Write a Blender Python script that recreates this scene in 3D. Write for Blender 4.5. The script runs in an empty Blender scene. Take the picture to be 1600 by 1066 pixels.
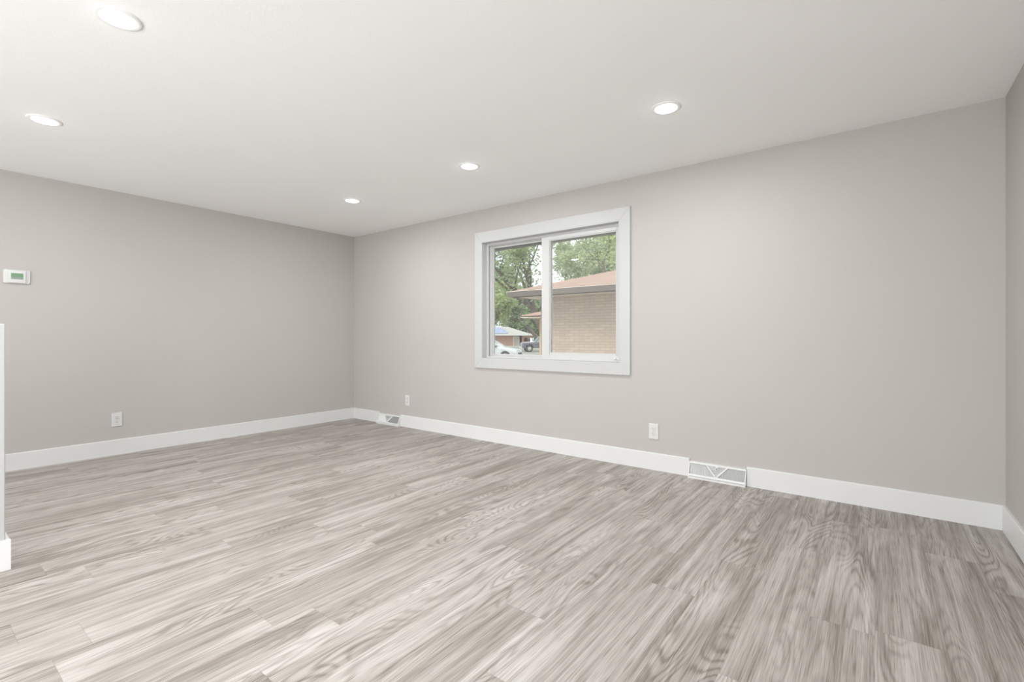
import bpy, bmesh, math, random
from mathutils import Vector, Matrix

# ------------------------------------------------------------------ camera, world, sun, added fill light, exposure
sc = bpy.context.scene
COL = sc.collection
F_PX, YAW, CY, EYE = 744.86, 0.65246, 527.53, 1.0856
cam_d = bpy.data.cameras.new('camera')
cam_d.sensor_fit = 'HORIZONTAL'
cam_d.sensor_width = 36.0
cam_d.lens = F_PX / 1600 * 36.0
cam_d.shift_y = -(533.0 - CY) / 1600.0
cam_d.clip_start = 0.02
cam_d.clip_end = 600
cam = bpy.data.objects.new('camera', cam_d)
COL.objects.link(cam)
cam.location = (0, 0, EYE)
cam.rotation_euler = (math.radians(90), 0, YAW)
sc.camera = cam

vs = sc.view_settings
vs.view_transform = 'Standard'
vs.look = 'None'
vs.gamma = 1.0
vs.use_curve_mapping = False
vs.exposure = 0.49

world = bpy.data.worlds.new('overcast_sky')
sc.world = world
world.use_nodes = True
wn = world.node_tree
wn.nodes.clear()
w_out = wn.nodes.new('ShaderNodeOutputWorld')
w_bg = wn.nodes.new('ShaderNodeBackground')
w_tc = wn.nodes.new('ShaderNodeTexCoord')
w_no = wn.nodes.new('ShaderNodeTexNoise')
w_no.inputs['Scale'].default_value = 3.0
w_no.inputs['Detail'].default_value = 4
w_rp = wn.nodes.new('ShaderNodeValToRGB')
w_rp.color_ramp.elements[0].position = 0.35
w_rp.color_ramp.elements[0].color = (0.72, 0.82, 1.0, 1)
w_rp.color_ramp.elements[1].position = 0.6
w_rp.color_ramp.elements[1].color = (1.0, 1.0, 1.0, 1)
wn.links.new(w_tc.outputs['Generated'], w_no.inputs['Vector'])
wn.links.new(w_no.outputs['Fac'], w_rp.inputs['Fac'])
wn.links.new(w_rp.outputs['Color'], w_bg.inputs['Color'])
w_bg.inputs['Strength'].default_value = 1.15
wn.links.new(w_bg.outputs['Background'], w_out.inputs['Surface'])

sun_d = bpy.data.lights.new('sun', 'SUN')
sun_d.energy = 2.2
sun_d.angle = math.radians(25)
sun_d.color = (1.0, 0.96, 0.9)
sun = bpy.data.objects.new('sun', sun_d)
COL.objects.link(sun)
sun.rotation_euler = Vector((0.25, 0.62, -0.95)).to_track_quat('-Z', 'Y').to_euler()

# added fill light, set in an unseen opening behind the camera
fill_d = bpy.data.lights.new('added_rear_fill_light', 'AREA')
fill_d.shape = 'RECTANGLE'
fill_d.size, fill_d.size_y = 2.5, 2.05
fill_d.energy = 74
fill_d.color = (0.96, 0.985, 1.0)
fill = bpy.data.objects.new('added_rear_fill_light', fill_d)
COL.objects.link(fill)
fill.location = (-0.95, -2.60, 1.10)
fill.rotation_euler = (math.radians(90), 0, 0)      # -Z looks along +Y
fill2_d = bpy.data.lights.new('added_side_fill_light', 'AREA')  # added fill light from the unseen right side, brightens the left wall
fill2_d.shape = 'RECTANGLE'
fill2_d.size, fill2_d.size_y = 1.3, 1.7
fill2_d.energy = 43
fill2_d.color = (0.96, 0.985, 1.0)
fill2 = bpy.data.objects.new('added_side_fill_light', fill2_d)
COL.objects.link(fill2)
fill2.location = (0.579, -1.80, 1.25)
fill2.rotation_euler = (math.radians(90), 0, math.radians(90))     # looks along -X
fill3_d = bpy.data.lights.new('added_stair_fill_light', 'AREA')  # added fill light beyond the half wall, brightens the left side
fill3_d.shape = 'RECTANGLE'
fill3_d.size, fill3_d.size_y = 1.25, 2.05
fill3_d.energy = 27
fill3_d.color = (0.96, 0.985, 1.0)
fill3 = bpy.data.objects.new('added_stair_fill_light', fill3_d)
COL.objects.link(fill3)
fill3.location = (-4.13, -2.60, 1.10)
fill3.rotation_euler = (math.radians(90), 0, 0)
LAMP_WATTS = 10.5
LAMP_COLOR = (0.97, 0.985, 1.0)

try:
    sc.cycles.use_denoising = True
    sc.cycles.max_bounces = 14
    sc.cycles.diffuse_bounces = 8
    sc.cycles.glossy_bounces = 4
    sc.cycles.transparent_max_bounces = 16
    sc.cycles.sample_clamp_indirect = 6.0
except Exception:
    pass

# ------------------------------------------------------------------ helpers
R = random.Random(7)


class MB:
    """collects shapes; build() links them as one mesh object"""
    def __init__(self):
        self.bm = bmesh.new()

    def box(self, a, b, bev=0.0, seg=1, m=None):
        x0, y0, z0 = a
        x1, y1, z1 = b
        vs_ = [self.bm.verts.new(p) for p in ((x0, y0, z0), (x1, y0, z0), (x1, y1, z0), (x0, y1, z0),
                                             (x0, y0, z1), (x1, y0, z1), (x1, y1, z1), (x0, y1, z1))]
        fs = [self.bm.faces.new([vs_[i] for i in q]) for q in ((0, 3, 2, 1), (4, 5, 6, 7), (0, 1, 5, 4),
                                                              (1, 2, 6, 5), (2, 3, 7, 6), (3, 0, 4, 7))]
        if m is not None:
            bmesh.ops.transform(self.bm, matrix=m, verts=vs_)
        if bev > 0:
            es = list({e for f in fs for e in f.edges})
            bmesh.ops.bevel(self.bm, geom=es, offset=bev, segments=seg, profile=0.5, affect='EDGES')
        return self

    def prism(self, poly, axis, t0, t1, bev=0.0, seg=2, m=None):
        """poly of 2D points extruded along axis ('x','y','z') from t0 to t1"""
        def p3(p, t):
            return {'x': (t, p[0], p[1]), 'y': (p[0], t, p[1]), 'z': (p[0], p[1], t)}[axis]
        a = [self.bm.verts.new(p3(p, t0)) for p in poly]
        b = [self.bm.verts.new(p3(p, t1)) for p in poly]
        n = len(poly)
        fs = [self.bm.faces.new(a), self.bm.faces.new(list(reversed(b)))]
        for i in range(n):
            fs.append(self.bm.faces.new((a[i], b[i], b[(i + 1) % n], a[(i + 1) % n])))
        if m is not None:
            bmesh.ops.transform(self.bm, matrix=m, verts=a + b)
        bmesh.ops.recalc_face_normals(self.bm, faces=fs)
        if bev > 0:
            es = list(set(list(fs[0].edges) + list(fs[1].edges)))
            bmesh.ops.bevel(self.bm, geom=es, offset=bev, segments=seg, profile=0.5, affect='EDGES')
        return self

    def face(self, pts):
        self.bm.faces.new([self.bm.verts.new(p) for p in pts])
        return self

    def lathe(self, prof, n=40, c=(0, 0, 0), axis='z', m=None, caps=True):
        rings = []
        allv = []
        for r, h in prof:
            ring = []
            for k in range(n):
                t = 2 * math.pi * k / n
                p = (r * math.cos(t), r * math.sin(t), h)
                if axis == 'y':
                    p = (p[0], p[2], p[1])
                elif axis == 'x':
                    p = (p[2], p[0], p[1])
                ring.append(self.bm.verts.new((p[0] + c[0], p[1] + c[1], p[2] + c[2])))
            rings.append(ring)
            allv += ring
        fs = []
        for a, b in zip(rings, rings[1:]):
            for k in range(n):
                fs.append(self.bm.faces.new((a[k], a[(k + 1) % n], b[(k + 1) % n], b[k])))
        if caps:
            fs.append(self.bm.faces.new(rings[0]))
            fs.append(self.bm.faces.new(rings[-1]))
        if m is not None:
            bmesh.ops.transform(self.bm, matrix=m, verts=allv)
        bmesh.ops.recalc_face_normals(self.bm, faces=fs)
        return self

    def tube(self, pts, rads, n=6):
        rings = []
        for i, p in enumerate(pts):
            p = Vector(p)
            d = (Vector(pts[min(i + 1, len(pts) - 1)]) - Vector(pts[max(i - 1, 0)])).normalized()
            u = d.orthogonal().normalized()
            v = d.cross(u)
            rings.append([self.bm.verts.new(p + (u * math.cos(2 * math.pi * k / n) + v * math.sin(2 * math.pi * k / n)) * rads[i]) for k in range(n)])
        for a, b in zip(rings, rings[1:]):
            # match nearest start so that the tube does not twist
            off = min(range(n), key=lambda o: (a[0].co - b[o].co).length)
            b = b[off:] + b[:off]
            for k in range(n):
                self.bm.faces.new((a[k], a[(k + 1) % n], b[(k + 1) % n], b[k]))
        self.bm.faces.new(rings[0])
        self.bm.faces.new(rings[-1])
        return self

    def build(self, name, mat, parent=None, smooth=False, loc=None, weld=False):
        if weld:
            bmesh.ops.remove_doubles(self.bm, verts=self.bm.verts, dist=1e-5)
        bmesh.ops.recalc_face_normals(self.bm, faces=self.bm.faces)
        me = bpy.data.meshes.new(name)
        self.bm.to_mesh(me)
        self.bm.free()
        if smooth:
            for p in me.polygons:
                p.use_smooth = True
            try:
                me.set_sharp_from_angle(angle=math.radians(40))
            except Exception:
                pass
        me.materials.append(mat)
        o = bpy.data.objects.new(name, me)
        COL.objects.link(o)
        if parent is not None:
            o.parent = parent
        if loc is not None:
            o.location = loc
        return o


def thing(name, label, cat, loc=(0, 0, 0), rotz=0.0, group=None):
    o = bpy.data.objects.new(name, None)
    COL.objects.link(o)
    o.empty_display_size = 0.05
    o.location = loc
    o.rotation_euler = (0, 0, rotz)
    o['label'] = label
    o['category'] = cat
    if group:
        o['group'] = group
    return o


def struct(o):
    o['kind'] = 'structure'
    return o


def copy_tree(o, parent=None):
    c = o.copy()
    COL.objects.link(c)
    if parent is not None:
        c.parent = parent
    for ch in list(o.children):
        copy_tree(ch, c)
    return c


# ------------------------------------------------------------------ materials
def base_mat(name, color=(0.8, 0.8, 0.8), rough=0.5, metal=0.0, spec=0.5):
    m = bpy.data.materials.new(name)
    m.use_nodes = True
    b = m.node_tree.nodes['Principled BSDF']
    b.inputs['Base Color'].default_value = (*color, 1)
    b.inputs['Roughness'].default_value = rough
    b.inputs['Metallic'].default_value = metal
    b.inputs['Specular IOR Level'].default_value = spec
    return m, m.node_tree, b


def nd(nt, t, **kw):
    n = nt.nodes.new(t)
    for k, v in kw.items():
        setattr(n, k, v)
    return n


def math_n(nt, op, a, b=None, c=None):
    n = nd(nt, 'ShaderNodeMath', operation=op)
    for i, v in enumerate((a, b, c)):
        if v is None:
            continue
        if isinstance(v, (int, float)):
            n.inputs[i].default_value = v
        else:
            nt.links.new(v, n.inputs[i])
    return n.outputs[0]


def mix_col(nt, fac, a, b, blend='MIX'):
    n = nd(nt, 'ShaderNodeMix', data_type='RGBA', blend_type=blend)
    for sock, v in ((n.inputs['Factor'], fac), (n.inputs[6], a), (n.inputs[7], b)):
        if isinstance(v, (int, float)):
            sock.default_value = v
        elif isinstance(v, tuple):
            sock.default_value = (*v, 1)
        else:
            nt.links.new(v, sock)
    return n.outputs[2]


def painted(name, color, rough, bump, scale, var=0.02):
    m, nt, b = base_mat(name, color, rough, spec=0.3)
    tc = nd(nt, 'ShaderNodeTexCoord')
    n = nd(nt, 'ShaderNodeTexNoise')
    n.inputs['Scale'].default_value = scale
    n.inputs['Detail'].default_value = 3
    nt.links.new(tc.outputs['Object'], n.inputs['Vector'])
    n2 = nd(nt, 'ShaderNodeTexNoise')
    n2.inputs['Scale'].default_value = 1.3
    nt.links.new(tc.outputs['Object'], n2.inputs['Vector'])
    dark = tuple(c * (1 - var) for c in color)
    lite = tuple(min(1, c * (1 + var)) for c in color)
    nt.links.new(mix_col(nt, n2.outputs['Fac'], dark, lite), b.inputs['Base Color'])
    bp = nd(nt, 'ShaderNodeBump')
    bp.inputs['Strength'].default_value = bump
    bp.inputs['Distance'].default_value = 0.004
    nt.links.new(n.outputs['Fac'], bp.inputs['Height'])
    nt.links.new(bp.outputs['Normal'], b.inputs['Normal'])
    return m


WALL = painted('greige_wall_paint', (0.450, 0.429, 0.403), 0.6, 0.10, 130)
CEIL = painted('white_ceiling_paint', (0.90, 0.90, 0.897), 0.75, 0.14, 90)
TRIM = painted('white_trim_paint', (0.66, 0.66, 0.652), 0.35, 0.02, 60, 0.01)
TRIM_DIM = painted('white_trim_paint_dimmed', (0.505, 0.505, 0.498), 0.4, 0.02, 60, 0.01)  # same trim white, darkened to offset the strong lamp light at the window
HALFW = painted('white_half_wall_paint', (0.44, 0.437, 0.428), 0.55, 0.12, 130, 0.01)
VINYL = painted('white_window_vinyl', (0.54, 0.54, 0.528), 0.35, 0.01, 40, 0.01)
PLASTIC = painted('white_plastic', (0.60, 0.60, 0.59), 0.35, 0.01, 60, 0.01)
RECEPT = painted('receptacle_plastic', (0.60, 0.60, 0.588), 0.4, 0.01, 60, 0.01)
SLOT = painted('slot_shadow_plastic', (0.16, 0.15, 0.14), 0.6, 0.01, 60, 0.01)
METALW = painted('white_enamelled_steel', (0.66, 0.66, 0.645), 0.35, 0.01, 60, 0.01)
DUCT = painted('grey_damper_steel', (0.60, 0.60, 0.60), 0.5, 0.02, 40, 0.02)
STEEL, _, _ = base_mat('latch_steel', (0.45, 0.45, 0.44), 0.35, 0.6)


def floor_mat():
    m, nt, b = base_mat('grey_oak_vinyl_plank', rough=0.5, spec=0.22)
    L = nt.links.new
    g = nd(nt, 'ShaderNodeUVMap', uv_map='grain')
    e = nd(nt, 'ShaderNodeUVMap', uv_map='edge')
    tone = nd(nt, 'ShaderNodeAttribute', attribute_name='tone')

    def noise(su, sv, detail, dist=0.0, rough=0.5):
        mp = nd(nt, 'ShaderNodeMapping')
        mp.inputs['Scale'].default_value = (su, sv, 1)
        L(g.outputs['UV'], mp.inputs['Vector'])
        n = nd(nt, 'ShaderNodeTexNoise')
        n.noise_dimensions = '2D'
        n.inputs['Scale'].default_value = 1
        n.inputs['Detail'].default_value = detail
        n.inputs['Distortion'].default_value = dist
        n.inputs['Roughness'].default_value = rough
        L(mp.outputs['Vector'], n.inputs['Vector'])
        return n.outputs['Fac']
    body = noise(0.95, 6.2, 1.2, 0.3, 0.4)               # smooth field whose level lines make the cathedral figure
    wob = noise(2.2, 26, 3.0, 0.2, 0.6)
    rings = math_n(nt, 'SINE', math_n(nt, 'MULTIPLY_ADD', body, 125.0, math_n(nt, 'MULTIPLY', wob, 5.0)))
    rings = math_n(nt, 'MULTIPLY_ADD', rings, 0.5, 0.5)
    rings = math_n(nt, 'POWER', rings, 2.6)
    patch = noise(0.9, 3.5, 1.0)
    mask = nd(nt, 'ShaderNodeMapRange', clamp=True)
    mask.inputs[1].default_value, mask.inputs[2].default_value = 0.40, 0.66
    L(patch, mask.inputs[0])
    streak = noise(0.65, 34, 4.0, 0.35, 0.62)              # long straight grain
    fine = noise(4.0, 230, 2.0, 0.0, 0.6)
    pore = nd(nt, 'ShaderNodeMapRange', clamp=True)
    pore.inputs[1].default_value, pore.inputs[2].default_value = 0.56, 0.74
    L(noise(7.0, 310, 1.0), pore.inputs[0])                 # pores
    broad = noise(0.9, 6.5, 2.0, 0.9)                     # cloudy dark heartwood
    v = math_n(nt, 'MULTIPLY', math_n(nt, 'SUBTRACT', streak, 0.5), 0.78)
    v = math_n(nt, 'MULTIPLY_ADD', math_n(nt, 'SUBTRACT', broad, 0.5), 0.75, v)
    v = math_n(nt, 'MULTIPLY_ADD', math_n(nt, 'SUBTRACT', fine, 0.5), 0.6, v)
    v = math_n(nt, 'MULTIPLY_ADD', pore.outputs[0], -0.22, v)
    rv = math_n(nt, 'MULTIPLY', math_n(nt, 'SUBTRACT', rings, 0.35), mask.outputs[0])
    v = math_n(nt, 'MULTIPLY_ADD', rv, -0.30, v)
    v = math_n(nt, 'MULTIPLY_ADD', math_n(nt, 'SUBTRACT', tone.outputs['Fac'], 0.5), 0.07, v)
    v = math_n(nt, 'ADD', v, 0.55)
    rp = nd(nt, 'ShaderNodeValToRGB')
    cr = rp.color_ramp
    cr.elements[0].position, cr.elements[0].color = 0.0, (0.150, 0.127, 0.107, 1)
    cr.elements[1].position, cr.elements[1].color = 1.0, (0.545, 0.520, 0.490, 1)
    for p, c in ((0.26, (0.215, 0.189, 0.166)), (0.52, (0.330, 0.301, 0.274)), (0.76, (0.435, 0.408, 0.379))):
        el = cr.elements.new(p)
        el.color = (*c, 1)
    L(v, rp.inputs['Fac'])
    # seams
    sx = nd(nt, 'ShaderNodeSeparateXYZ')
    L(e.outputs['UV'], sx.inputs[0])
    d1 = math_n(nt, 'MINIMUM', sx.outputs['Y'], math_n(nt, 'SUBTRACT', 0.2, sx.outputs['Y']))
    d2 = math_n(nt, 'MINIMUM', sx.outputs['X'], math_n(nt, 'SUBTRACT', 1.22, sx.outputs['X']))
    d = math_n(nt, 'MINIMUM', d1, d2)
    seam = nd(nt, 'ShaderNodeMapRange', clamp=True)
    seam.inputs[1].default_value, seam.inputs[2].default_value = 0.0003, 0.0013
    seam.inputs[3].default_value, seam.inputs[4].default_value = 0.80, 1.0
    L(d, seam.inputs[0])
    col = mix_col(nt, 1.0, rp.outputs['Color'], seam.outputs[0], 'MULTIPLY')
    L(col, b.inputs['Base Color'])
    bp = nd(nt, 'ShaderNodeBump')
    bp.inputs['Strength'].default_value = 0.12
    bp.inputs['Distance'].default_value = 0.002
    L(math_n(nt, 'MULTIPLY_ADD', fine, 0.5, seam.outputs[0]), bp.inputs['Height'])
    L(bp.outputs['Normal'], b.inputs['Normal'])
    return m


def emit_mat(name, color, strength):
    m = bpy.data.materials.new(name)
    m.use_nodes = True
    nt = m.node_tree
    nt.nodes.clear()
    o = nd(nt, 'ShaderNodeOutputMaterial')
    e = nd(nt, 'ShaderNodeEmission')
    e.inputs['Color'].default_value = (*color, 1)
    e.inputs['Strength'].default_value = strength
    nt.links.new(e.outputs[0], o.inputs['Surface'])
    return m


def glass_mat(name, tint=(0.97, 0.985, 0.975), haze=0.0):
    m = bpy.data.materials.new(name)
    m.use_nodes = True
    nt = m.node_tree
    nt.nodes.clear()
    o = nd(nt, 'ShaderNodeOutputMaterial')
    t = nd(nt, 'ShaderNodeBsdfTransparent')
    t.inputs['Color'].default_value = (*tint, 1)
    g = nd(nt, 'ShaderNodeBsdfGlossy')
    g.inputs['Roughness'].default_value = 0.02
    fr = nd(nt, 'ShaderNodeFresnel')
    fr.inputs['IOR'].default_value = 1.2
    mx = nd(nt, 'ShaderNodeMixShader')
    nt.links.new(fr.outputs[0], mx.inputs[0])
    nt.links.new(t.outputs[0], mx.inputs[1])
    nt.links.new(g.outputs[0], mx.inputs[2])
    last = mx
    if haze > 0:
        df = nd(nt, 'ShaderNodeBsdfDiffuse')
        df.inputs['Color'].default_value = (0.9, 0.9, 0.88, 1)  # pale veil: washed-out brightness of the view put into the pane colour
        mx2 = nd(nt, 'ShaderNodeMixShader')
        mx2.inputs[0].default_value = haze
        nt.links.new(mx.outputs[0], mx2.inputs[1])
        nt.links.new(df.outputs[0], mx2.inputs[2])
        last = mx2
    nt.links.new(last.outputs[0], o.inputs['Surface'])
    return m


def brick_mat(name, c1, c2, mortar, rot=(math.radians(90), 0, 0)):
    m, nt, b = base_mat(name, rough=0.85, spec=0.2)
    tc = nd(nt, 'ShaderNodeTexCoord')
    mp = nd(nt, 'ShaderNodeMapping')
    mp.inputs['Rotation'].default_value = rot
    br = nd(nt, 'ShaderNodeTexBrick')
    br.inputs['Scale'].default_value = 1.0
    br.inputs['Brick Width'].default_value = 0.30
    br.inputs['Row Height'].default_value = 0.075
    br.inputs['Mortar Size'].default_value = 0.007
    br.inputs['Bias'].default_value = 0.0
    br.inputs['Color1'].default_value = (*c1, 1)
    br.inputs['Color2'].default_value = (*c2, 1)
    br.inputs['Mortar'].default_value = (*mortar, 1)
    nt.links.new(tc.outputs['Object'], mp.inputs['Vector'])
    nt.links.new(mp.outputs['Vector'], br.inputs['Vector'])
    n = nd(nt, 'ShaderNodeTexNoise')
    n.inputs['Scale'].default_value = 1.4
    n.inputs['Detail'].default_value = 4
    nt.links.new(tc.outputs['Object'], n.inputs['Vector'])
    nt.links.new(mix_col(nt, 0.35, br.outputs['Color'], mix_col(nt, n.outputs['Fac'], (0.75, 0.75, 0.75), (1, 1, 1)), 'MULTIPLY'), b.inputs['Base Color'])
    return m


def shingle_mat(name, c1, c2, dark):
    m, nt, b = base_mat(name, rough=0.9, spec=0.15)
    tc = nd(nt, 'ShaderNodeTexCoord')
    br = nd(nt, 'ShaderNodeTexBrick')
    br.inputs['Scale'].default_value = 1.0
    br.inputs['Brick Width'].default_value = 0.34
    br.inputs['Row Height'].default_value = 0.14
    br.inputs['Mortar Size'].default_value = 0.006
    br.inputs['Color1'].default_value = (*c1, 1)
    br.inputs['Color2'].default_value = (*c2, 1)
    br.inputs['Mortar'].default_value = (*dark, 1)
    nt.links.new(tc.outputs['Object'], br.inputs['Vector'])
    n = nd(nt, 'ShaderNodeTexNoise')
    n.inputs['Scale'].default_value = 2.2
    n.inputs['Detail'].default_value = 3
    nt.links.new(tc.outputs['Object'], n.inputs['Vector'])
    nt.links.new(mix_col(nt, 0.6, br.outputs['Color'], mix_col(nt, n.outputs['Fac'], c1, c2)), b.inputs['Base Color'])
    return m


def leaf_mat(name, c1, c2):
    m = bpy.data.materials.new(name)
    m.use_nodes = True
    nt = m.node_tree
    nt.nodes.clear()
    o = nd(nt, 'ShaderNodeOutputMaterial')
    tc = nd(nt, 'ShaderNodeTexCoord')
    n = nd(nt, 'ShaderNodeTexNoise')
    n.inputs['Scale'].default_value = 0.9
    n.inputs['Detail'].default_value = 5
    nt.links.new(tc.outputs['Object'], n.inputs['Vector'])
    rp = nd(nt, 'ShaderNodeMapRange', clamp=True)
    rp.inputs[1].default_value, rp.inputs[2].default_value = 0.32, 0.68
    nt.links.new(n.outputs['Fac'], rp.inputs[0])
    c = mix_col(nt, rp.outputs[0], c1, c2)
    d = nd(nt, 'ShaderNodeBsdfDiffuse')
    t = nd(nt, 'ShaderNodeBsdfTranslucent')
    nt.links.new(c, d.inputs['Color'])
    nt.links.new(c, t.inputs['Color'])
    mx = nd(nt, 'ShaderNodeMixShader')
    mx.inputs[0].default_value = 0.45
    nt.links.new(d.outputs[0], mx.inputs[1])
    nt.links.new(t.outputs[0], mx.inputs[2])
    nt.links.new(mx.outputs[0], o.inputs['Surface'])
    return m


# ------------------------------------------------------------------ room shell
XL, XR, YB, YF, H = -5.598, 0.579, 3.820, -2.60, 2.44
TH = 0.20
BT, BH = 0.016, 0.140


def make_floor():
    bm = bmesh.new()
    grain = bm.loops.layers.uv.new('grain')
    edge = bm.loops.layers.uv.new('edge')
    tone = bm.faces.layers.float.new('tone')
    rr = random.Random(21)
    Lp, W = 1.22, 0.2
    known = {0: 2.22, 1: 3.18, 2: 2.87, -1: 3.4, -2: 2.85, -11: 0.335, -12: 0.44, -8: 0.735, -16: 0.44, -14: 1.085, -9: 1.035,
             -7: 1.85, -6: 1.53, -5: 1.18, -10: 2.1, -13: 1.5}
    k0, k1 = math.floor((XL + 0.005) / W), math.ceil((XR + 0.005) / W)
    for k in range(k0, k1):
        xa, xb = k * W - 0.005, (k + 1) * W - 0.005
        off = known.get(k, rr.random() * Lp)
        j = math.floor((YF - off) / Lp)
        while off + j * Lp < YB:
            ya, yb = off + j * Lp, off + (j + 1) * Lp
            cxa, cxb, cya, cyb = max(xa, XL), min(xb, XR), max(ya, YF), min(yb, YB)
            if cxb > cxa and cyb > cya:
                f = bm.faces.new([bm.verts.new(p) for p in ((cxa, cya, 0), (cxb, cya, 0), (cxb, cyb, 0), (cxa, cyb, 0))])
                su, sv = rr.random() * 90, rr.random() * 90
                f[tone] = rr.random()
                for lp in f.loops:
                    u, v = lp.vert.co.y - ya, lp.vert.co.x - xa
                    lp[edge].uv = (u, v)
                    lp[grain].uv = (u + su, v + sv)
            j += 1
    # slab under the planks
    a, b = (XL - TH, YF - TH, -0.16), (XR + TH, YB + TH, -0.004)
    v = [bm.verts.new(p) for p in ((a[0], a[1], a[2]), (b[0], a[1], a[2]), (b[0], b[1], a[2]), (a[0], b[1], a[2]),
                                   (a[0], a[1], b[2]), (b[0], a[1], b[2]), (b[0], b[1], b[2]), (a[0], b[1], b[2]))]
    for q in ((0, 3, 2, 1), (4, 5, 6, 7), (0, 1, 5, 4), (1, 2, 6, 5), (2, 3, 7, 6), (3, 0, 4, 7)):
        bm.faces.new([v[i] for i in q])
    me = bpy.data.meshes.new('floor')
    bm.to_mesh(me)
    bm.free()
    me.materials.append(floor_mat())
    o = bpy.data.objects.new('floor', me)
    COL.objects.link(o)
    return struct(o)


make_floor()
struct(MB().box((XL - TH, YF - TH, H), (XR + TH, YB + TH, H + 0.2)).build('ceiling', CEIL))
struct(MB().box((XL - TH, YF - TH, 0), (XL, YB + TH, H)).build('wall_left', WALL))
# right wall, with an unseen side opening added for the fill light
struct(MB().box((XR, YF - TH, 0), (XR + TH, -2.48, H)).box((XR, -1.12, 0), (XR + TH, YB + TH, H)).box((XR, -2.48, 2.15), (XR + TH, -1.12, H)).build('wall_right', WALL))
# window wall with its opening
WX0, WX1, WZ0, WZ1 = -3.312, -1.748, 0.862, 2.092
mb = MB()
mb.box((XL, YB, 0), (WX0, YB + TH, H)).box((WX1, YB, 0), (XR, YB + TH, H))
mb.box((WX0, YB, 0), (WX1, YB + TH, WZ0)).box((WX0, YB, WZ1), (WX1, YB + TH, H))
struct(mb.build('wall_back', WALL))
# rear wall with two unseen openings added for the fill lights
OX0, OX1, OZ1 = -2.65, 0.35, 2.15
mb = MB()
mb.box((XL, YF - TH, 0), (-4.8, YF, H)).box((-3.5, YF - TH, 0), (OX0, YF, H)).box((-4.8, YF - TH, OZ1), (-3.5, YF, H)).box((OX1, YF - TH, 0), (XR, YF, H)).box((OX0, YF - TH, OZ1), (OX1, YF, H))
struct(mb.build('wall_rear', WALL))

# half wall (stair guard) at the left edge of the view; runs toward the rear
PX, PYE, PZ = -3.234, 0.333, 1.150
struct(MB().box((PX - 0.12, -2.3, 0), (PX, PYE, PZ), 0.004).build('wall_half', HALFW))


def base_profile(s0, s1, axis, face, sign):
    """baseboard run; face = wall plane coordinate, sign = direction into the room"""
    a = face
    b = face + sign * BT
    poly = [(a, 0.0), (b, 0.0), (b, BH - 0.004), (b - sign * 0.004, BH), (a, BH)]
    m = MB()
    if axis == 'x':     # runs along x, profile in (y, z)
        m.prism(poly, 'x', s0, s1)
    else:               # runs along y, profile in (x, z)
        m.prism(poly, 'y', s0, s1)
    return m


REG = [(-1.160, -0.752), (-5.045, -4.625)]     # the two floor-level registers interrupt the baseboard
mb = MB()
poly = [(YB, 0), (YB - BT, 0), (YB - BT, BH - 0.004), (YB - BT + 0.004, BH), (YB, BH)]
for s0, s1 in ((XL, -5.047), (-4.623, -1.162), (-0.750, XR)):
    mb.prism(poly, 'x', s0, s1)
struct(mb.build('baseboard_back', TRIM))
struct(base_profile(YF, YB - BT, 'y', XL, 1).build('baseboard_left', TRIM))
struct(base_profile(-1.12, YB - BT, 'y', XR, -1).build('baseboard_right', TRIM))
mb = base_profile(-2.3, PYE + BT, 'y', PX, 1)
mb.prism([(PYE, 0), (PYE + BT, 0), (PYE + BT, BH - 0.004), (PYE + BT - 0.004, BH), (PYE, BH)], 'x', PX - 0.136, PX)
struct(mb.build('baseboard_half', TRIM))

# ------------------------------------------------------------------ window_1
win = thing('window_1', 'white framed two-pane sliding window in the long wall', 'window')
win['kind'] = 'structure'
EX0, EX1, EZ0, EZ1 = -3.408, -1.652, 0.764, 2.199
CT = 0.018
mb = MB()      # mitred picture-frame casing
o4 = [(EX0, EZ0), (EX1, EZ0), (EX1, EZ1), (EX0, EZ1)]
i4 = [(WX0, WZ0), (WX1, WZ0), (WX1, WZ1), (WX0, WZ1)]
for k in range(4):
    n = (k + 1) % 4
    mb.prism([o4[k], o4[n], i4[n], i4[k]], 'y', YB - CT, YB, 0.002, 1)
mb.build('casing', TRIM_DIM, win)
JD = 0.055      # depth of the returns before the vinyl frame starts
YV = YB + JD
mb = MB()
t = 0.008
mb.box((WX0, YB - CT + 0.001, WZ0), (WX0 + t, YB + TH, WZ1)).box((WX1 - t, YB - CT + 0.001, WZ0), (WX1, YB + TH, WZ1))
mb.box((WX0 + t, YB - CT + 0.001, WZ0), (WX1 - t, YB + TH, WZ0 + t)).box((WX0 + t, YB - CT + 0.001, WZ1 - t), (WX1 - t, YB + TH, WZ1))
mb.build('jamb', TRIM_DIM, win)
fx0, fx1, fz0, fz1 = WX0 + t, WX1 - t, WZ0 + t, WZ1 - t


def ring(mb, x0, x1, z0, z1, wl, wr, wb, wt, y0, y1, bev=0.002):
    mb.box((x0, y0, z0), (x0 + wl, y1, z1), bev).box((x1 - wr, y0, z0), (x1, y1, z1), bev)
    mb.box((x0 + wl, y0, z0), (x1 - wr, y1, z0 + wb), bev).box((x0 + wl, y0, z1 - wt), (x1 - wr, y1, z1), bev)


mb = MB()
ring(mb, fx0, fx1, fz0, fz1, 0.028, 0.016, 0.018, 0.026, YV, YV + 0.012)                # front lip
ring(mb, fx0, fx1, fz0, fz1, 0.046, 0.020, 0.030, 0.034, YV + 0.030, YV + 0.075)        # body with the tracks
mb.build('window_frame', VINYL, win)
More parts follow.
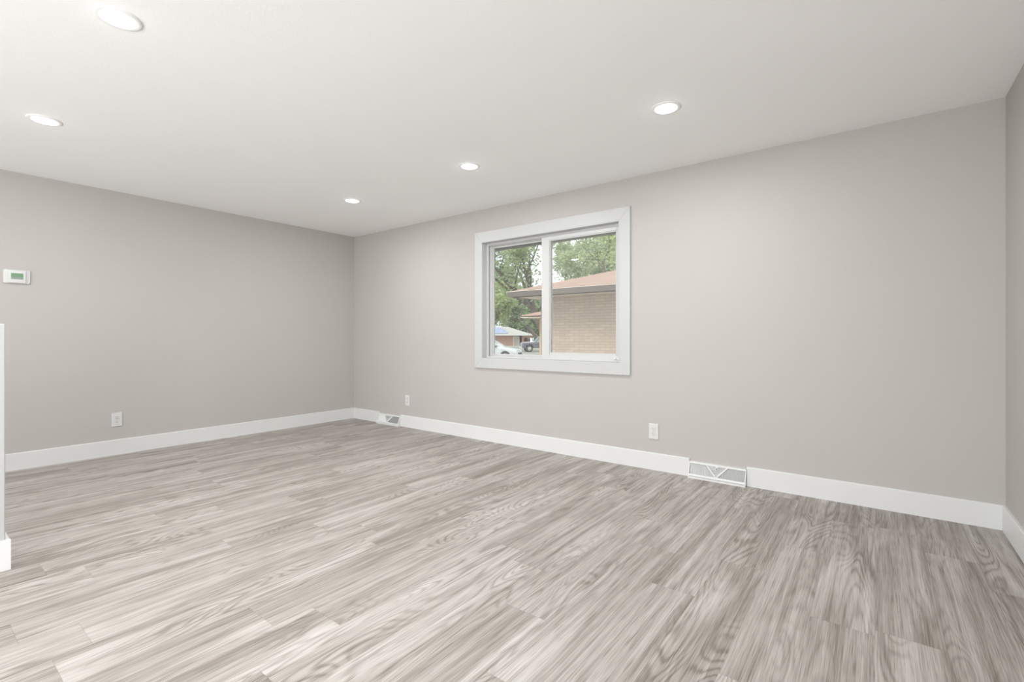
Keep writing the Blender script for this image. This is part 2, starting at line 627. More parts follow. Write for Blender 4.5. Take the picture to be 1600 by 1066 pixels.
# sliding sash on the right, in the inner track
sx0, sx1, sz0, sz1 = -2.600, fx1 - 0.014, fz0 + 0.016, fz1 - 0.022
mb = MB()
ring(mb, sx0, sx1, sz0, sz1, 0.088, 0.040, 0.048, 0.034, YV + 0.004, YV + 0.030)
ring(mb, sx0 + 0.088, sx1 - 0.040, sz0 + 0.048, sz1 - 0.034, 0.010, 0.010, 0.009, 0.009, YV + 0.010, YV + 0.026, 0.001)
sash = mb.build('sash', VINYL, win)
GLASS = glass_mat('window_glass', haze=0.03)
GLASSH = glass_mat('hazed_window_glass', haze=0.05)  # stronger washed-out veil painted into this pane
MB().box((sx0 + 0.09, YV + 0.016, sz0 + 0.05), (sx1 - 0.042, YV + 0.020, sz1 - 0.036)).build('pane', GLASSH, sash)
mb = MB()
ring(mb, fx0 + 0.046, sx0 + 0.085, fz0 + 0.030, fz1 - 0.034, 0.012, 0.050, 0.012, 0.014, YV + 0.046, YV + 0.070, 0.001)
fs_ = mb.build('fixed_sash', VINYL, win)
MB().box((fx0 + 0.05, YV + 0.056, fz0 + 0.034), (sx0 + 0.08, YV + 0.060, fz1 - 0.040)).build('pane', GLASS, fs_)
mb = MB()
mb.box((sx1 - 0.062, YV - 0.006, sz0 + 0.004), (sx1 - 0.004, YV + 0.006, sz0 + 0.026), 0.002)
lt = mb.build('latch', METALW, win)
MB().lathe([(0.006, 0), (0.006, 0.006)], 12, (sx1 - 0.043, YV - 0.012, sz0 + 0.015), 'y').build('screw', STEEL, lt)

# ------------------------------------------------------------------ recessed lights
TRIMRING, _, _ = base_mat('white_light_trim', (0.80, 0.80, 0.79), 0.5)
LED = emit_mat('led_diffuser', (1.0, 1.0, 1.0), 3.0)
lamp_d = bpy.data.lights.new('recessed_lamp', 'AREA')        # the light each diffuser throws down
lamp_d.shape = 'DISK'
lamp_d.size = 0.124
lamp_d.energy = LAMP_WATTS
lamp_d.color = LAMP_COLOR
glow_d = bpy.data.lights.new('recessed_lamp_glow', 'POINT')  # the little that leaves the bulging diffuser sideways
glow_d.shadow_soft_size = 0.02
glow_d.energy = 0.07
glow_d.color = LAMP_COLOR


def recessed_light(x, y, label):
    t_ = thing('recessed_light', label, 'ceiling light', (x, y, H), 0, 'recessed ceiling lights')
    m = MB()
    m.lathe([(0.062, -0.002), (0.064, -0.006), (0.076, -0.0075), (0.083, -0.004), (0.085, 0.0)], 48, caps=False)
    m.build('trim_ring', TRIMRING, t_, smooth=True)
    m = MB()
    m.lathe([(0.063, -0.0025), (0.061, -0.0065), (0.045, -0.0095), (0.02, -0.011), (0.002, -0.0112)], 48)
    m.build('diffuser', LED, t_, smooth=True)
    for nm_, d_, z_ in (('lamp_light', lamp_d, -0.014), ('lamp_glow', glow_d, -0.05)):
        lo_ = bpy.data.objects.new(nm_, d_)
        COL.objects.link(lo_)
        lo_.parent = t_
        lo_.location = (0, 0, z_)
    return t_


LX, LY = (-4.115, -2.553, -0.985), (0.592, 2.785)
recessed_light(LX[0], LY[1], 'round recessed ceiling light nearest the far corner of the room')
recessed_light(LX[1], LY[1], 'round recessed ceiling light above the window, middle one of its row')
recessed_light(LX[2], LY[1], 'round recessed ceiling light to the right of and above the window')
recessed_light(LX[0], LY[0], 'small looking round recessed ceiling light above the thermostat')
recessed_light(LX[1], LY[0], 'largest looking round recessed ceiling light, at the top edge of the photo')
recessed_light(LX[2], LY[0], 'round recessed ceiling light added out of frame overhead')  # unseen lamp continuing the row, added to brighten the room
recessed_light(LX[0], -1.601, 'round recessed ceiling light beyond the half wall, added out of frame')  # unseen lamp added to brighten the left wall and ceiling
recessed_light(LX[2], -1.601, 'round recessed ceiling light added behind the camera near the right wall')  # unseen lamp added for more light in the room

# ------------------------------------------------------------------ outlets (built facing -Y, wall plane at y=0)


def outlet(label, loc, rotz):
    t_ = thing('wall_outlet', label, 'outlet', loc, rotz, 'duplex wall outlets')
    m = MB()
    m.prism([(-0.040, -0.064), (0.040, -0.064), (0.040, 0.064), (-0.040, 0.064)], 'y', -0.0075, 0.0, 0.003, 2)
    pl = m.build('cover_plate', PLASTIC, t_)
    MB().lathe([(0.0030, 0), (0.0030, 0.0015)], 12, (0, -0.0088, 0), 'y').build('screw', STEEL, pl)
    for zc in (0.0205, -0.0205):
        m = MB()
        pts = []
        for k in range(24):
            a = 2 * math.pi * k / 24
            pts.append((0.0172 * math.cos(a), max(-0.0135, min(0.0135, 0.0172 * math.sin(a))) + zc))
        m.prism(pts, 'y', -0.0100, -0.0070, 0.0006, 1)
        rc = m.build('receptacle', RECEPT, t_)
        s = MB()
        s.box((-0.0077, -0.0106, zc + 0.0005), (-0.0053, -0.0098, zc + 0.0090))
        s.box((0.0053, -0.0106, zc + 0.0015), (0.0077, -0.0098, zc + 0.0085))
        s.lathe([(0.0028, 0), (0.0028, 0.0008)], 12, (0, -0.0106, zc - 0.0066), 'y')
        s.build('slots', SLOT, rc)
    return t_


outlet('white duplex outlet low on the left wall, under the thermostat side', (XL, 1.287, 0.325), math.radians(90))
outlet('white duplex outlet on the window wall near the far corner, above the small register', (-4.508, YB, 0.323), 0)
outlet('white duplex outlet on the window wall to the left of the nearer register', (-1.452, YB, 0.315), 0)

# ------------------------------------------------------------------ registers


def register(label, x0, x1):
    w = x1 - x0
    t_ = thing('baseboard_register', label, 'air vent', ((x0 + x1) / 2, YB, 0), 0, 'baseboard air registers')
    hw = w / 2
    Y0t, Zt = -0.020, 0.120          # top front edge
    Y0b, Zb = -0.058, 0.020          # lower front edge of the sloping face
    m = MB()
    # closed sheet-metal shell: end caps, top strip, rails of the face, toe strip
    prof = [(0.0, 0.0), (-0.060, 0.0), (-0.060, 0.012), (Y0b, Zb), (Y0t, Zt), (0.0, Zt + 0.003)]
    for s in (-1, 1):
        xa, xb = sorted((s * hw, s * (hw - 0.007)))
        m.prism(prof, 'x', xa, xb, 0.001, 1)

    def on(f, lift=0.0):             # point on the sloping face: f=0 bottom, 1 top
        n = Vector((0, -(Zt - Zb), Y0t - Y0b)).normalized()
        n = Vector((0, -0.934, 0.356))
        return Vector((0, Y0b + (Y0t - Y0b) * f, Zb + (Zt - Zb) * f)) + n * lift

    def strip(xa, fa, xb, fb, wid, lift, th):
        """flat bar on the face from (xa, fa) to (xb, fb)"""
        ln = 0.107
        d = Vector((xb - xa, (fb - fa) * ln))
        nrm = Vector((-d.y, d.x)).normalized() * (wid / 2)
        pts = []
        for (x, f) in ((xa, fa), (xb, fb)):
            for sg in (1, -1):
                pts.append((x + nrm.x * sg, f + nrm.y * sg / ln))
        pts = [pts[0], pts[1], pts[3], pts[2]]
        lo = [m2.bm.verts.new(Vector((p[0], 0, 0)) + on(p[1], lift)) for p in pts]
        hi = [m2.bm.verts.new(Vector((p[0], 0, 0)) + on(p[1], lift + th)) for p in pts]
        m2.bm.faces.new(lo)
        m2.bm.faces.new(hi)
        for k in range(4):
            m2.bm.faces.new((lo[k], lo[(k + 1) % 4], hi[(k + 1) % 4], hi[k]))
    m2 = m
    m.box((-hw + 0.007, -0.060, 0.0), (hw - 0.007, -0.052, 0.016))
    m.box((-hw + 0.007, Y0t - 0.001, Zt - 0.004), (hw - 0.007, 0.0, Zt + 0.002))
    strip(-hw + 0.004, 0.06, hw - 0.004, 0.06, 0.016, -0.003, 0.004)
    strip(-hw + 0.004, 0.95, hw - 0.004, 0.95, 0.012, -0.003, 0.004)
    m.build('shell', METALW, t_)
    m2 = MB()
    strip(-hw + 0.008, 0.5, hw - 0.008, 0.5, 0.096, -0.016, 0.002)
    m2.build('damper', DUCT, t_)
    m2 = MB()
    strip(-0.078, 0.93, 0.0, 0.10, 0.009, -0.0005, 0.003)
    strip(0.078, 0.93, 0.0, 0.10, 0.009, -0.0005, 0.003)
    m2.build('divider', METALW, t_)
    m2 = MB()
    n = 21

    def vane(xt, s_, f0, f1):
        """thin louvre plate turned outward: deep edge nearer the middle, front edge further out"""
        q = []
        for lift, dx in ((-0.0145, -s_ * 0.0055), (-0.0005, s_ * 0.0055)):
            for f in (f0, f1):
                q.append(Vector((xt + dx + s_ * 0.012 * (f - f0), 0, 0)) + on(f, lift))
        w_ = Vector((0.0009, 0, 0))
        a = [m2.bm.verts.new(q[k] - w_) for k in (0, 1, 3, 2)]
        b = [m2.bm.verts.new(q[k] + w_) for k in (0, 1, 3, 2)]
        m2.bm.faces.new(a)
        m2.bm.faces.new(b)
        for k in range(4):
            m2.bm.faces.new((a[k], a[(k + 1) % 4], b[(k + 1) % 4], b[k]))
    for k in range(n):               # vanes of the two outer fields
        for s_ in (-1, 1):
            xt = s_ * (0.004 + (hw - 0.026) * (k + 0.5) / n)
            f0, f1 = 0.10, 0.91
            if abs(xt) < 0.078:
                f1 = min(f1, 0.10 + 0.83 * abs(xt) / 0.078)
            if f1 - f0 > 0.06:
                vane(xt, s_, f0, f1)
    for k in range(9):               # centre field: level fins in the V
        f = 0.22 + k * 0.08
        half = 0.078 * (f - 0.10) / 0.83 - 0.004
        if half > 0.004:
            strip(-half, f, half, f, 0.0036, -0.010, 0.0090)
    m2.build('grille', METALW, t_)
    m2 = MB()
    strip(0.0, 0.60, 0.0, 0.92, 0.016, 0.0000, 0.002)
    lv = m2.build('lever_plate', METALW, t_)
    m2 = MB()
    strip(0.0, 0.66, 0.0, 0.80, 0.005, 0.0015, 0.007)
    m2.build('lever', SLOT, lv)
    return t_


register('white baseboard air register with V-shaped grille, nearer one right of the window', -1.160, -0.752)
register('white baseboard air register near the far corner, under the outlet', -5.045, -4.625)

# ------------------------------------------------------------------ thermostat (built facing -Y, turned onto the left wall)
th_ = thing('thermostat', 'white wall thermostat with small green display on the left wall', 'thermostat', (XL, 0.640, 1.583), math.radians(90))
m = MB()
rp_ = []
for cx_, cz_, a0_ in ((0.064, 0.043, 0), (-0.064, 0.043, 90), (-0.064, -0.043, 180), (0.064, -0.043, 270)):
    rp_ += [(cx_ + 0.014 * math.cos(math.radians(a0_ + q * 15)), cz_ + 0.014 * math.sin(math.radians(a0_ + q * 15))) for q in range(7)]
m.prism(rp_, 'y', -0.014, 0.0, 0.004, 3)
m.build('back_plate', PLASTIC, th_, smooth=True)
m = MB()
m.prism([(-0.052, -0.052), (0.052, -0.052), (0.052, 0.052), (-0.052, 0.052)], 'y', -0.026, -0.013, 0.005, 3)
m.build('body', PLASTIC, th_, smooth=True)
LCD, nt_, b_ = base_mat('green_lcd', (0.25, 0.38, 0.24), 0.25)
tc_ = nd(nt_, 'ShaderNodeTexCoord')
sp_ = nd(nt_, 'ShaderNodeSeparateXYZ')
nt_.links.new(tc_.outputs['Generated'], sp_.inputs[0])
low_ = math_n(nt_, 'LESS_THAN', sp_.outputs['Z'], 0.36)
nt_.links.new(mix_col(nt_, low_, (0.16, 0.28, 0.16), (0.25, 0.29, 0.25)), b_.inputs['Base Color'])
m = MB()
m.box((-0.035, -0.0272, -0.022), (0.035, -0.0255, 0.027), 0.0006)
dsp = m.build('display', LCD, th_)
dsp['label'] = 'green display screen'

# ------------------------------------------------------------------ our own eave outside the window
FASC = painted('brown_fascia_paint', (0.20, 0.18, 0.165), 0.6, 0.02, 20)
SOFF = painted('beige_soffit_paint', (0.62, 0.56, 0.49), 0.7, 0.02, 20)
mb = MB()
mb.box((XL - 1, YB + TH, 2.232), (XR + 1, 4.60, 2.26))
ev = struct(mb.build('roof_eave', SOFF))
MB().box((XL - 1, 4.58, 2.182), (XR + 1, 4.70, 2.34), 0.01).build('gutter', FASC, ev)

# ------------------------------------------------------------------ outdoors
GZ = -0.60
GR, nt_, b_ = base_mat('dry_ground', (0.42, 0.42, 0.36), 0.9, spec=0.1)
tc_ = nd(nt_, 'ShaderNodeTexCoord')
n_ = nd(nt_, 'ShaderNodeTexNoise')
n_.inputs['Scale'].default_value = 0.25
n_.inputs['Detail'].default_value = 6
nt_.links.new(tc_.outputs['Object'], n_.inputs['Vector'])
nt_.links.new(mix_col(nt_, n_.outputs['Fac'], (0.27, 0.28, 0.22), (0.36, 0.355, 0.33)), b_.inputs['Base Color'])
struct(MB().box((-130, YB + TH + 0.02, GZ - 0.3), (60, 160, GZ)).build('ground', GR))

BRICK = brick_mat('tan_brick', (0.53, 0.42, 0.335), (0.455, 0.36, 0.285), (0.36, 0.29, 0.235))
BRICKO = brick_mat('orange_tan_brick', (0.66, 0.47, 0.29), (0.58, 0.40, 0.25), (0.5, 0.38, 0.27))
BRICKP = brick_mat('salmon_brick', (0.52, 0.30, 0.24), (0.45, 0.26, 0.21), (0.46, 0.36, 0.30))
ROOF = shingle_mat('tan_pink_shingle', (0.36, 0.255, 0.20), (0.29, 0.20, 0.158), (0.20, 0.14, 0.11))
ROOFG = shingle_mat('pale_grey_shingle', (0.40, 0.39, 0.35), (0.35, 0.345, 0.315), (0.28, 0.275, 0.25))
GUTT = painted('grey_brown_gutter', (0.18, 0.153, 0.133), 0.5, 0.02, 20)
EDGE = painted('dark_drip_edge_and_shadow', (0.13, 0.105, 0.09), 0.6, 0.02, 20)
SOF2 = painted('cream_soffit', (0.72, 0.62, 0.53), 0.7, 0.02, 20)


def house(t_, x0, x1, y0, y1, ov, zs, ze, pitch, brick, roofm, gutter=True):
    """hip-roofed single-storey house: walls x0..x1, y0..y1; ov overhang; zs soffit; ze roof edge"""
    MB().box((x0, y0, GZ - t_.location.z), (x1, y1, zs)).build('brick_wall', brick, t_)
    a0, a1, b0, b1 = x0 - ov, x1 + ov, y0 - ov, y1 + ov
    MB().box((a0 + 0.02, b0 + 0.02, zs), (a1 - 0.02, b1 - 0.02, zs + 0.03)).build('soffit', SOF2, t_)
    hd = (b1 - b0) / 2
    rz = ze + hd * pitch
    c = [(a0, b0, ze), (a1, b0, ze), (a1, b1, ze), (a0, b1, ze)]
    r0, r1 = (a0 + hd, b0 + hd, rz), (a1 - hd, b0 + hd, rz)
    m = MB()
    lo = [(p[0], p[1], p[2] - 0.03) for p in c]
    m.face((c[0], c[1], r1, r0)).face((c[1], c[2], r1)).face((c[2], c[3], r0, r1)).face((c[3], c[0], r0))
    m.face(lo)
    for k in range(4):
        m.face((c[k], c[(k + 1) % 4], lo[(k + 1) % 4], lo[k]))
    m.build('roof', roofm, t_, weld=True)
    if gutter:
        g = 0.11
        gm = MB()
        zt, zb = ze - 0.035, zs - 0.005
        sec = lambda s: [(0, zb), (-s * g * 0.75, zb), (-s * g, zt - 0.03), (-s * g, zt), (0, zt)]
        gm.prism([(b0 + p, z) for p, z in sec(1)], 'x', a0 - g, a1 + g)
        gm.prism([(a0 + p, z) for p, z in sec(1)], 'y', b0, b1)
        go = gm.build('gutter', GUTT, t_)
        MB().box((a0 - g - 0.01, b0 - g - 0.012, zt - 0.002), (a1 + g + 0.01, b0, zt + 0.012)).build('gutter_lip', SOF2, go)
        em = MB()
        em.box((a0 - 0.015, b0 - 0.02, ze - 0.032), (a1 + 0.015, b0 + 0.005, ze - 0.004))
        em.box((a0 - 0.02, b0 - 0.015, ze - 0.032), (a0 + 0.005, b1 + 0.015, ze - 0.004))
        em.box((a0 + 0.02, b0 - 0.02, zb - 0.018), (a1 - 0.02, b0 + 0.02, zb + 0.005))  # dark bar standing in for the soffit shadow below the gutter
        em.build('drip_edge_and_soffit_shadow', EDGE, t_)


h1 = thing('brick_house', 'tan brick house with pinkish hip roof just outside the window', 'house')
house(h1, -7.45, 6.5, 11.2, 19.6, 0.62, 2.215, 2.385, 0.30, BRICK, ROOF)
MB().box((-7.47, 11.10, GZ), (-7.37, 11.2, 2.215), 0.01).build('downspout', GUTT, h1)
h2 = thing('brick_house', 'orange-tan brick house end with low roof, seen left behind the nearer house', 'house')
house(h2, -15.30, -5.0, 22.6, 29.0, 0.80, 2.20, 2.32, 0.30, BRICKO, ROOF, gutter=False)

# far house, built in its own axes and turned to face the street
FD = 95.0


def at(u, d, z=0.0):
    """plan position seen at picture column u and depth d"""
    cs, sn = math.cos(YAW), math.sin(YAW)
    r = (u - 800) / F_PX
    return (d * (r * cs - sn), d * (r * sn + cs), z)


px, py, _z = at(834, FD)
h3 = thing('brick_house', 'distant salmon brick house with grey roof, solar panels and arched porch', 'house', (px, py, 0), YAW)
S = FD / F_PX                          # metres per picture column there
# local x runs to the right, y away; eave corner at x=0
ov = 0.6
ez = 1.53
x0w, x1w = -14.0, -3.0
MB().box((x0w, ov, GZ), (x1w, 10.4 - ov, ez)).build('brick_wall', BRICKP, h3)
MB().box((x1w, ov + 2.2, GZ), (-ov, 10.4 - ov, ez)).build('porch_wall', brick_mat('shaded_porch_brick', (0.24, 0.16, 0.14), (0.2, 0.13, 0.11), (0.24, 0.18, 0.16)), h3)  # shade of the porch recess put into a darker brick colour
# porch front with two arches
m = MB()
top = ez


def arch_front(m, xa, xb, openings):
    """strip wall with round-headed openings (x centre, half width, spring height)"""
    x = xa
    for cx, hw_, sp in openings:
        m.box((x, ov, GZ), (cx - hw_, ov + 0.25, top))
        pts = [(cx - hw_, sp)] + [(cx - hw_ * math.cos(math.pi * k / 12), sp + hw_ * math.sin(math.pi * k / 12)) for k in range(1, 12)] + [(cx + hw_, sp), (cx + hw_, top), (cx - hw_, top)]
        m.prism(pts, 'y', ov, ov + 0.25)
        x = cx + hw_
    m.box((x, ov, GZ), (xb, ov + 0.25, top))


arch_front(m, -2.35, -0.15, [(-1.55, 0.42, 0.65), (-0.62, 0.38, 0.65)])
m.build('arched_porch', BRICKP, h3)
m = MB()
for (xa, xb, za, zb) in ((-4.12, -4.00, GZ, 1.30), (-2.98, -2.86, GZ, 1.30), (-4.12, -2.86, 1.18, 1.30)):
    m.box((xa, ov - 0.08, za), (xb, ov, zb))
dr = m.build('door_frame', TRIM, h3)
MB().box((-4.0, ov - 0.05, GZ), (-2.98, ov - 0.01, 1.18)).build('door_panel', painted('grey_brown_door', (0.42, 0.38, 0.33), 0.5, 0.02, 20), dr)
m = MB()
hd = 5.2
rz = ez + 0.1 + hd * 0.33
cA = [(-14.6, 0, ez + 0.1), (0, 0, ez + 0.1), (0, 10.4, ez + 0.1), (-14.6, 10.4, ez + 0.1)]
ra, rb = (-14.6 + hd, hd, rz), (-hd, hd, rz)
m.face((cA[0], cA[1], rb, ra)).face((cA[1], cA[2], rb)).face((cA[2], cA[3], ra, rb)).face((cA[3], cA[0], ra))
lo = [(p[0], p[1], p[2] - 0.1) for p in cA]
m.face(lo)
for k in range(4):
    m.face((cA[k], cA[(k + 1) % 4], lo[(k + 1) % 4], lo[k]))
m.build('roof', ROOFG, h3, weld=True)
MB().box((-14.6, -0.06, ez - 0.06), (0.02, 0.02, ez + 0.12)).build('fascia', TRIM, h3)
PV, _, _ = base_mat('blue_solar_panel', (0.22, 0.27, 0.40), 0.3)
mroof = Matrix.Translation((0, 0, ez + 0.1)) @ Matrix.Rotation(math.atan(0.33), 4, 'X')
for (xa, ya, xb, yb) in ((-8.6, 0.7, -7.1, 2.0), (-7.05, 0.7, -5.2, 2.0), (-8.6, 2.05, -7.1, 3.4), (-7.05, 2.05, -5.7, 3.4), (-7.05, 3.45, -6.3, 4.7), (-8.6, 3.45, -7.1, 4.7)):
    MB().box((xa, ya, 0.05), (xb, yb, 0.09), m=mroof).build('solar_panel', PV, h3)


# ------------------------------------------------------------------ vehicles
CAR_SILVER, _, _ = base_mat('silver_car_paint', (0.60, 0.63, 0.64), 0.3, 0.3)
CAR_DARK, _, _ = base_mat('dark_blue_grey_paint', (0.20, 0.20, 0.24), 0.3, 0.2)
CARGLASS, _, _ = base_mat('tinted_car_glass', (0.36, 0.43, 0.40), 0.12, 0.0, 0.8)
RUBBER, _, _ = base_mat('tyre_rubber', (0.07, 0.07, 0.07), 0.8)
RIM, _, _ = base_mat('wheel_rim', (0.62, 0.62, 0.60), 0.35, 0.5)
LAMP_HIGHLIGHT, _, _ = base_mat('headlamp_lens_hood_highlight', (0.78, 0.80, 0.80), 0.15)
BUMP, _, _ = base_mat('black_trim_plastic', (0.09, 0.09, 0.09), 0.5)


def wheel(t_, x, y, r, w):
    sgn = 1 if y > 0 else -1
    m = MB()
    m.lathe([(r * 0.62, -w / 2), (r * 0.94, -w / 2), (r, -w * 0.32), (r, w * 0.32), (r * 0.94, w / 2), (r * 0.62, w / 2)], 28, (x, y, r), 'y', caps=False)
    o = m.build('wheel', RUBBER, t_, smooth=True)
    m = MB()
    m.lathe([(r * 0.64, 0.0), (r * 0.60, sgn * 0.02), (r * 0.2, sgn * 0.05), (0.02, sgn * 0.05)], 28, (x, y + sgn * w * 0.30, r), 'y')
    for k in range(5):
        a = 2 * math.pi * k / 5
        m.tube([(x + 0.08 * r * math.cos(a), y + sgn * (w * 0.30 + 0.055), r + 0.08 * r * math.sin(a)), (x + 0.56 * r * math.cos(a), y + sgn * (w * 0.30 + 0.035), r + 0.56 * r * math.sin(a))], [0.05, 0.04], 5)
    m.build('rim', RIM, o, smooth=True)


def arc(cx, r, n=10):
    return [(cx - r * math.cos(math.pi * k / n), r * math.sin(math.pi * k / n) + 0.30) for k in range(n + 1)]


def sedan(label, loc, rotz):
    """faces local +x; 4.5 m long"""
    t_ = thing('car', label, 'car', loc, rotz)
    W = 0.88
    body = [(-2.2, 0.30)] + arc(-1.35, 0.37) + arc(1.35, 0.37) + [(2.15, 0.30), (2.25, 0.42), (2.24, 0.62), (2.12, 0.76), (1.6, 0.88), (0.95, 0.98), (-1.6, 1.0), (-2.15, 0.98), (-2.25, 0.8), (-2.26, 0.45)]
    MB().prism(body, 'y', -W, W, 0.06, 3).build('body', CAR_SILVER, t_, smooth=True)
    cab = [(1.0, 0.96), (0.15, 1.43), (-0.2, 1.47), (-0.9, 1.45), (-1.25, 1.38), (-1.85, 0.99)]
    m = MB()
    a = [m.bm.verts.new((x, -W + 0.07 + (z - 0.96) * 0.42, z)) for x, z in cab]
    b = [m.bm.verts.new((x, W - 0.07 - (z - 0.96) * 0.42, z)) for x, z in cab]
    m.bm.faces.new(a)
    m.bm.faces.new(b)
    for k in range(len(cab)):
        m.bm.faces.new((a[k], a[(k + 1) % 6], b[(k + 1) % 6], b[k]))
    m.build('cabin_glass', CARGLASS, t_)
    m = MB()
    for s in (-1, 1):
        ys = lambda z: s * (W - 0.065 - (z - 0.96) * 0.42)
        m.tube([(1.02, ys(0.97), 0.97), (0.15, ys(1.43), 1.44), (-0.2, ys(1.47), 1.48), (-0.9, ys(1.45), 1.46), (-1.25, ys(1.38), 1.39), (-1.87, ys(0.99), 1.0)], [0.035] * 6, 6)
        m.tube([(-0.35, ys(0.97), 0.97), (-0.4, ys(1.46), 1.46)], [0.03, 0.03], 6)
    m.prism([(0.15, 1.44), (-0.2, 1.485), (-0.9, 1.465), (-1.25, 1.39), (-1.2, 1.36), (0.1, 1.40)], 'y', -W + 0.28, W - 0.28)
    m.build('roof_panel', CAR_SILVER, t_, smooth=True)
    m = MB()
    m.box((2.16, -0.55, 0.40), (2.265, 0.55, 0.58), 0.02).box((2.1, -0.8, 0.24), (2.24, 0.8, 0.34), 0.02)
    m.build('grille', BUMP, t_)
    for s in (-1, 1):
        MB().box((1.95, s * 0.72 - 0.13, 0.60), (2.22, s * 0.72 + 0.13, 0.74), 0.03).build('headlamp', LAMP_HIGHLIGHT, t_)
        MB().box((0.55, s * 0.95 - 0.07, 0.98), (0.72, s * 0.95 + 0.07, 1.10), 0.03).build('mirror', BUMP, t_)
    for x in (-1.35, 1.35):
        for s in (-1, 1):
            wheel(t_, x, s * 0.80, 0.33, 0.21)
    return t_


def pickup(label, loc, rotz):
    t_ = thing('pickup_truck', label, 'truck', loc, rotz)
    W = 0.95
    r = 0.46
    ar = lambda cx: [(cx - r * math.cos(math.pi * k / 10), r * math.sin(math.pi * k / 10) + 0.45) for k in range(11)]
    body = [(-2.7, 0.45)] + ar(-1.75) + ar(1.75) + [(2.55, 0.45), (2.62, 0.6), (2.6, 0.98), (2.5, 1.10), (1.1, 1.18), (-0.9, 1.18), (-2.7, 1.16)]
    MB().prism(body, 'y', -W, W, 0.05, 2).build('body', CAR_DARK, t_, smooth=True)
    MB().prism([(2.53, 1.085), (2.4, 1.13), (1.12, 1.20), (1.12, 1.14), (2.4, 1.06)], 'y', -W + 0.06, W - 0.06, 0.02, 1).build('hood_highlight', LAMP_HIGHLIGHT, t_)  # pale plate paints the highlight on the dark hood
    cab = [(1.05, 1.16), (0.45, 1.78), (-0.75, 1.80), (-0.95, 1.16)]
    m = MB()
    a = [m.bm.verts.new((x, -W + 0.06 + (z - 1.16) * 0.3, z)) for x, z in cab]
    b = [m.bm.verts.new((x, W - 0.06 - (z - 1.16) * 0.3, z)) for x, z in cab]
    m.bm.faces.new(a)
    m.bm.faces.new(b)
    for k in range(4):
        m.bm.faces.new((a[k], a[(k + 1) % 4], b[(k + 1) % 4], b[k]))
    m.build('cabin_glass', CARGLASS, t_)
    m = MB()
    m.box((-0.78, -W + 0.24, 1.78), (0.47, W - 0.24, 1.84), 0.02)
    for s in (-1, 1):
        m.tube([(1.05, s * (W - 0.06), 1.17), (0.45, s * (W - 0.24), 1.79)], [0.04, 0.04], 6)
    m.build('roof_panel', CAR_DARK, t_)
    MB().box((2.5, -0.9, 0.46), (2.72, 0.9, 0.62), 0.03).build('bumper', RIM, t_)
    for x in (-1.75, 1.75):
        for s in (-1, 1):
            wheel(t_, x, s * 0.86, 0.39, 0.26)
    return t_


cx_, cy_, _ = at(767, 36.0)
sedan('silver sedan parked outside, seen through the left pane', (cx_, cy_, GZ), YAW - 0.25)
cx_, cy_, _ = at(848.5, 56.0)
pickup('dark pickup truck parked outside, partly hidden by the orange-tan brick corner', (cx_, cy_, GZ), YAW + math.pi + 0.12)

# ------------------------------------------------------------------ trees
BARK, _, _ = base_mat('grey_brown_bark', (0.17, 0.145, 0.12), 0.9, spec=0.1)
LEAF_A = leaf_mat('mid_green_leaves', (0.31, 0.38, 0.21), (0.50, 0.57, 0.36))
LEAF_B = leaf_mat('yellow_green_leaves', (0.38, 0.45, 0.20), (0.57, 0.63, 0.38))
LEAF_C = leaf_mat('dense_green_leaves', (0.23, 0.31, 0.17), (0.41, 0.50, 0.31))


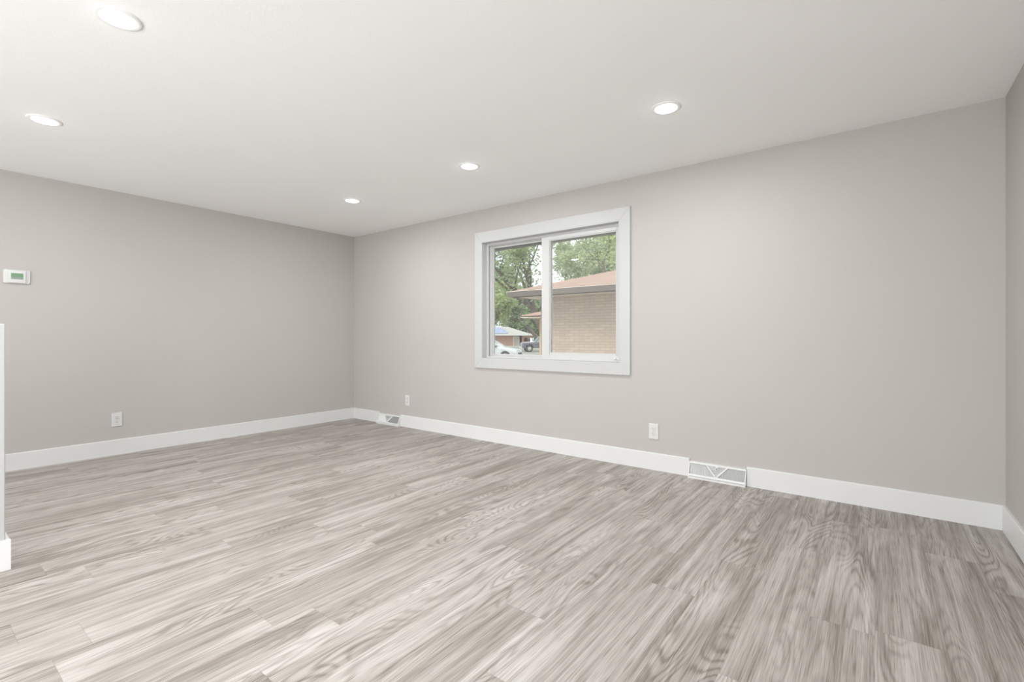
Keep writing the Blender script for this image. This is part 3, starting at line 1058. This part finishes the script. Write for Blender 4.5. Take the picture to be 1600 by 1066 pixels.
def tree(name, label, loc, height, spread, seed, leafm, n_leaf, leaf, fork=0.22, lean=(0, 0), limbs=5, low=0.25, base_r=None):
    rr = random.Random(seed)
    t_ = thing(name, label, 'tree', loc, 0, 'trees seen through the window')
    m = MB()
    tips = []
    br = base_r or height * 0.022

    def limb(p, d, ln, r, depth):
        pts, rads = [p], [r]
        q = Vector(p)
        d = d.normalized()
        seg = 4
        for i in range(seg):
            d = (d + Vector((rr.uniform(-.18, .18), rr.uniform(-.18, .18), rr.uniform(-.02, .14)))).normalized()
            q = q + d * ln / seg
            pts.append(q.copy())
            rads.append(r * (1 - 0.55 * (i + 1) / seg))
            if depth < 2 or i >= 2:
                tips.append((q.copy(), ln * 0.35))
        m.tube(pts, rads, 6 if depth < 2 else 4)
        if depth < 3:
            for k in range(rr.choice((2, 3)) if depth else 3):
                i = rr.choice((2, 3, 4))
                a = rr.uniform(0, 6.28)
                side = Vector((math.cos(a), math.sin(a), rr.uniform(0.1, 0.7)))
                limb(pts[i], d * 0.8 + side * 0.8, ln * rr.uniform(0.5, 0.72), rads[i] * 0.7, depth + 1)
    zf = height * fork
    top = Vector((lean[0] * 0.3, lean[1] * 0.3, zf))
    m.tube([(0, 0, -0.05), tuple(top * 0.5 + Vector((0, 0, 0))), tuple(top)], [br * 1.2, br, br * 0.9], 8)
    for k in range(limbs):
        a = 2 * math.pi * (k + rr.uniform(-.2, .2)) / limbs
        d = Vector((math.cos(a) * spread / height * 1.1 + lean[0] * 0.12, math.sin(a) * spread / height * 1.1 + lean[1] * 0.12, rr.uniform(0.7, 1.0)))
        limb(top.copy(), d, (height - zf) * rr.uniform(0.42, 0.55), br * 0.55, 0)
    m.build('trunk', BARK, t_)
    lm = bmesh.new()
    for i in range(n_leaf):
        c, sp = rr.choice(tips)
        sp = max(sp, 0.5)
        p = c + Vector((rr.gauss(0, 1), rr.gauss(0, 1), rr.gauss(0, 0.8))) * sp * 0.55
        if p.z < height * low:
            continue
        u = Vector((rr.gauss(0, 1), rr.gauss(0, 1), rr.gauss(0, .6))).normalized()
        v = u.orthogonal().normalized()
        v = (Matrix.Rotation(rr.uniform(0, 6.28), 3, u) @ v)
        s = leaf * rr.uniform(0.6, 1.3)
        lm.faces.new([lm.verts.new(p + u * a_ * s + v * b_ * s * 0.5) for a_, b_ in ((-1, 0), (-0.2, -1), (1, 0), (0, 1))])
    me = bpy.data.meshes.new('foliage')
    lm.to_mesh(me)
    lm.free()
    me.materials.append(leafm)
    o = bpy.data.objects.new('foliage', me)
    COL.objects.link(o)
    o.parent = t_
    return t_


def tree_at(u, d, *a, **k):
    x, y, _ = at(u, d)
    return tree(a[0], a[1], (x, y, GZ), *a[2:], **k)


tree_at(866, 42, 'leafy_tree', 'tall leafy tree with dark forked limbs rising behind the nearer tan brick roof, left pane', 15.5, 10, 11, LEAF_A, 9000, 0.17, fork=0.27, lean=(-6, -2), limbs=6, low=0.28, base_r=0.34)
tree_at(884, 55, 'leafy_tree', 'leafy tree with thin leaning limbs behind the roof, seen at left of the right pane', 15, 7, 5, LEAF_A, 9000, 0.17, fork=0.25, lean=(4, 2), limbs=6, low=0.24, base_r=0.26)
tree_at(1012, 38, 'leafy_tree', 'dense bright green tree above the roof at the right edge of the window', 14.5, 7.5, 23, LEAF_B, 12000, 0.17, fork=0.2, limbs=7, low=0.2)
tree_at(768, 60, 'leafy_tree', 'yellow-green tree behind the silver sedan at the left edge of the window', 9.5, 6, 31, LEAF_B, 7000, 0.22, fork=0.3, limbs=6, low=0.38)
tree_at(856, 78, 'leafy_tree', 'broad leafy tree filling the left pane above the grey roof', 14, 9, 53, LEAF_C, 12000, 0.26, fork=0.25, limbs=7, lean=(-10, -6), low=0.25)
tree_at(940, 84, 'leafy_tree', 'tall pale green tree far behind the roof, in the right pane', 22, 12, 57, LEAF_A, 11000, 0.28, fork=0.2, limbs=7, low=0.2)
tree_at(745, 122, 'leafy_tree', 'distant tree behind the left end of the grey-roofed house', 20, 11, 41, LEAF_C, 7000, 0.42, fork=0.1, limbs=7, low=0.06)
tree_at(800, 152, 'leafy_tree', 'distant tree behind the middle of the grey-roofed house', 17, 11, 43, LEAF_A, 7000, 0.42, fork=0.1, limbs=7, low=0.06)
tree_at(858, 132, 'leafy_tree', 'distant dense dark green tree right of the grey-roofed house', 15, 11, 47, LEAF_C, 14000, 0.45, fork=0.06, limbs=9, low=0.0)
tree_at(811, 110, 'leafy_bush', 'dark green bush rising behind the porch end of the grey-roofed house', 7.5, 7, 61, LEAF_C, 5000, 0.34, fork=0.05, limbs=8, low=0.0)
tree_at(846, 114, 'leafy_bush', 'dark green bush right of the arched porch, above the pickup truck', 6.5, 6, 67, LEAF_C, 5000, 0.30, fork=0.05, limbs=8, low=0.0)
